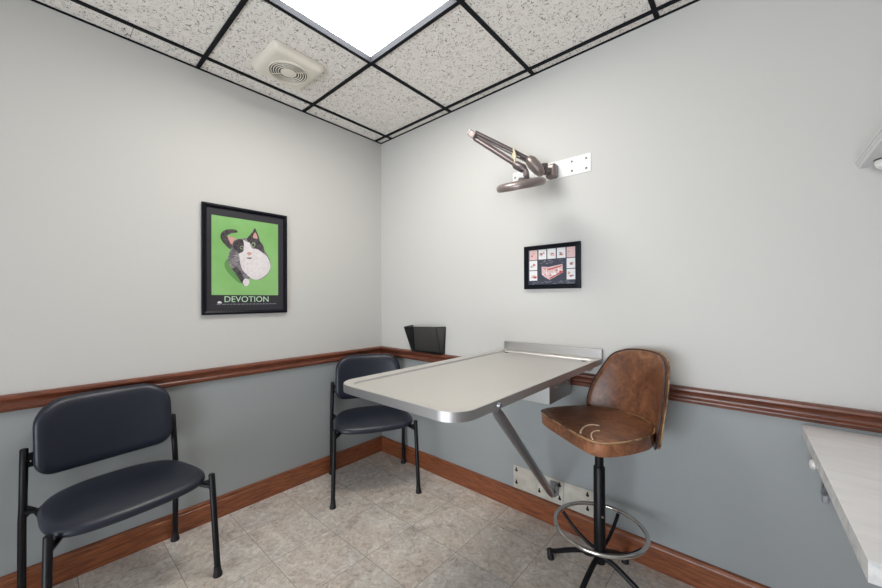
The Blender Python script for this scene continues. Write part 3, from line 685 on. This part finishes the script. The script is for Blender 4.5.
# head
HC = lp(1.430, -0.300, 1.783)
bm = B()
HM = Matrix.Translation(HC) @ Matrix.Rotation(math.radians(-11), 4, Vector((-0.660, 0.751, 0))) @ Matrix.Rotation(math.radians(16), 4, Vector((0.751, 0.660, 0)))
lathe(bm, [(0.066, -0.014), (0.070, -0.020), (0.108, -0.020), (0.116, -0.015), (0.119, -0.004), (0.117, 0.006), (0.107, 0.015), (0.085, 0.020), (0.070, 0.020), (0.066, 0.014), (0.066, -0.014)], 48, HM)
hd = link('lamp_head', bm, M['bronze'], t, True, 50)
bm = B(); lathe(bm, [(0, -0.008), (0.03, -0.007), (0.066, -0.002), (0.066, 0.002), (0.03, 0.007), (0, 0.008)], 32, HM)
gm = mat('lens_glass', (0.9, 0.95, 0.95), 0.03); gm.node_tree.nodes['Principled BSDF'].inputs['Transmission Weight'].default_value = 1.0
link('lens', bm, gm, hd, True)
bm = B(); tube(bm, [HJ+Vector((0.010, 0, -0.004)), HJ+Vector((0.012, 0, -0.025)), HC+Vector((0.01, 0.05, 0.028))], [0.013, 0.015, 0.010], 14)
tube(bm, [HC+Vector((-0.015, 0.02, 0.022)), HC+Vector((0.02, 0.085, 0.030))], 0.020, 12)
link('head_yoke', bm, M['bronze'], t, True)

# ------------------------------------------------------------------ wall file holder standing on the rail
t = thing('file_holder', 'black mesh wall file holder standing on the wooden rail near the corner', 'file holder', (0.53, 0, 0.848))
ox, oz3 = 0.53, 0.848
def hp(x, y, z): return Vector((x-ox, y, z-oz3))
TL0, TR0 = hp(0.368, -0.004, 1.030), hp(0.690, -0.004, 1.032)
TLf, TRf = hp(0.382, -0.105, 1.024), hp(0.690, -0.105, 1.036)
BL0, BR0 = hp(0.385, -0.004, 0.8475), hp(0.680, -0.004, 0.8475)
BLf, BRf = hp(0.392, -0.040, 0.8475), hp(0.676, -0.040, 0.8475)
def slab(bm, q, th):
    q = [Vector(p) for p in q]; nn = (q[1]-q[0]).cross(q[2]-q[0]).normalized()*th/2
    a = [bm.verts.new(p+nn) for p in q]; b_ = [bm.verts.new(p-nn) for p in q]
    bm.faces.new(a); bm.faces.new(b_[::-1]); k_ = len(q)
    for k in range(k_): bm.faces.new((a[k], b_[k], b_[(k+1) % k_], a[(k+1) % k_]))
bm = B(); slab(bm, [BLf, BRf, TRf+Vector((-0.0, 0, -0.004)), TLf], 0.0015); fix(bm); link('front_panel', bm, M['mesh'], t)
bm = B(); slab(bm, [BL0, BLf, TLf, TL0], 0.0015); fix(bm); link('side_panel', bm, M['mesh'], t)
bm = B(); slab(bm, [BR0, BRf, TRf, TR0], 0.0015); fix(bm); link('side_panel', bm, M['mesh'], t)
bm = B(); slab(bm, [BL0, BR0, BRf, BLf], 0.0015); fix(bm); link('base_panel', bm, M['blackmetal'], t)
bm = B()
for a, b_ in ((TL0, TLf), (TLf, TRf), (TRf, TR0), (BLf, BRf), (TLf, BLf), (TRf, BRf), (TL0, BL0), (TR0, BR0)): tube(bm, [a, b_], 0.0028, 8)
link('rim_wire', bm, M['blackmetal'], t, True)

# ------------------------------------------------------------------ counter against the right wall
t = thing('wall_counter', 'pale grey laminate counter mounted below the rail at the right', 'counter', (2.73, -0.45, 0))
def prism_z(bm, pts, z0, z1, mi=0, mtop=None):
    a = [bm.verts.new((*p, z0)) for p in pts]; b_ = [bm.verts.new((*p, z1)) for p in pts]; n = len(pts)
    for k in range(n): bm.faces.new((a[k], a[(k+1) % n], b_[(k+1) % n], b_[k])).material_index = mi
    bm.faces.new(a[::-1]).material_index = mi; bm.faces.new(b_).material_index = mi if mtop is None else mtop
cx, cy = 2.73, -0.45
out = [(2.4105-cx, -0.0005-cy), (2.4315-cx, -0.888-cy), (3.049-cx, -0.888-cy), (3.049-cx, -0.0005-cy)]
bm = B(); prism_z(bm, out, 0.7215, 0.7605, 1, 0); link('countertop', bm, [M['laminate'], M['laminate_edge']], t)
bm = B(); box(bm, 2.460-cx, 2.475-cx, -0.34-cy, -0.0005-cy, 0.70, 0.7213, 0.001); box(bm, 2.460-cx, 2.475-cx, -0.02-cy, -0.0005-cy, 0.50, 0.70, 0.001)
tube(bm, [(2.465-cx, -0.30-cy, 0.703), (2.465-cx, -0.012-cy, 0.53)], 0.009, 10)
link('support_bracket', bm, M['strut'], t)
bm = B(); lathe(bm, [(0, 0.014), (0.010, 0.013), (0.016, 0.009), (0.017, 0.0), (0.012, -0.005), (0.010, -0.03)], 24, Matrix.Translation((2.438-cx, -0.06-cy, 0.640)) @ Matrix.Rotation(-PI/2, 4, 'Y'))
tube(bm, [(2.45-cx, -0.06-cy, 0.645), (2.455-cx, -0.06-cy, 0.70), (2.455-cx, -0.06-cy, 0.7213)], 0.006, 10)
link('knob', bm, M['whiteplastic'], t, True)

# ------------------------------------------------------------------ upper shelf at the right
t = thing('wall_shelf', 'white moulded wall shelf high on the right above the counter', 'shelf', (2.8, -0.15, 1.667))
sx, sy, sz = 2.8, -0.15, 1.667
bm = B()
prof = [(0.010, 0.0), (0.008, 0.003), (0.008, 0.008), (0.003, 0.012), (0.003, 0.017), (0.0, 0.018), (0.0, 0.022), (0.004, 0.022)]
rings = []
for d, z in prof:
    q = [(2.545+d-sx, -0.001-sy), (2.545+d-sx, -0.42+d-sy), (3.049-sx, -0.42+d-sy), (3.049-sx, -0.001-sy)]
    rings.append([bm.verts.new((*p, z)) for p in q])
for a, b_ in zip(rings[:-1], rings[1:]):
    for k in range(4): bm.faces.new((a[k], a[(k+1) % 4], b_[(k+1) % 4], b_[k]))
bm.faces.new(rings[0][::-1]); bm.faces.new(rings[-1]); fix(bm); link('shelf_board', bm, M['white'], t)
bm = B(); lathe(bm, [(0.030, -0.004), (0.030, -0.012), (0.026, -0.023), (0.016, -0.032), (0, -0.035)], 28, Matrix.Translation((2.605-sx, -0.078-sy, 0.0)))
cup = link('mounting_cup', bm, M['whiteplastic'], t, True)
bm = B(); lathe(bm, [(0, 0.0), (0.031, 0.0), (0.031, -0.004), (0, -0.004)], 28, Matrix.Translation((2.605-sx, -0.078-sy, 0.0))); link('collar', bm, M['strut_dark'], cup, True, 30)

bpy.context.view_layer.update()
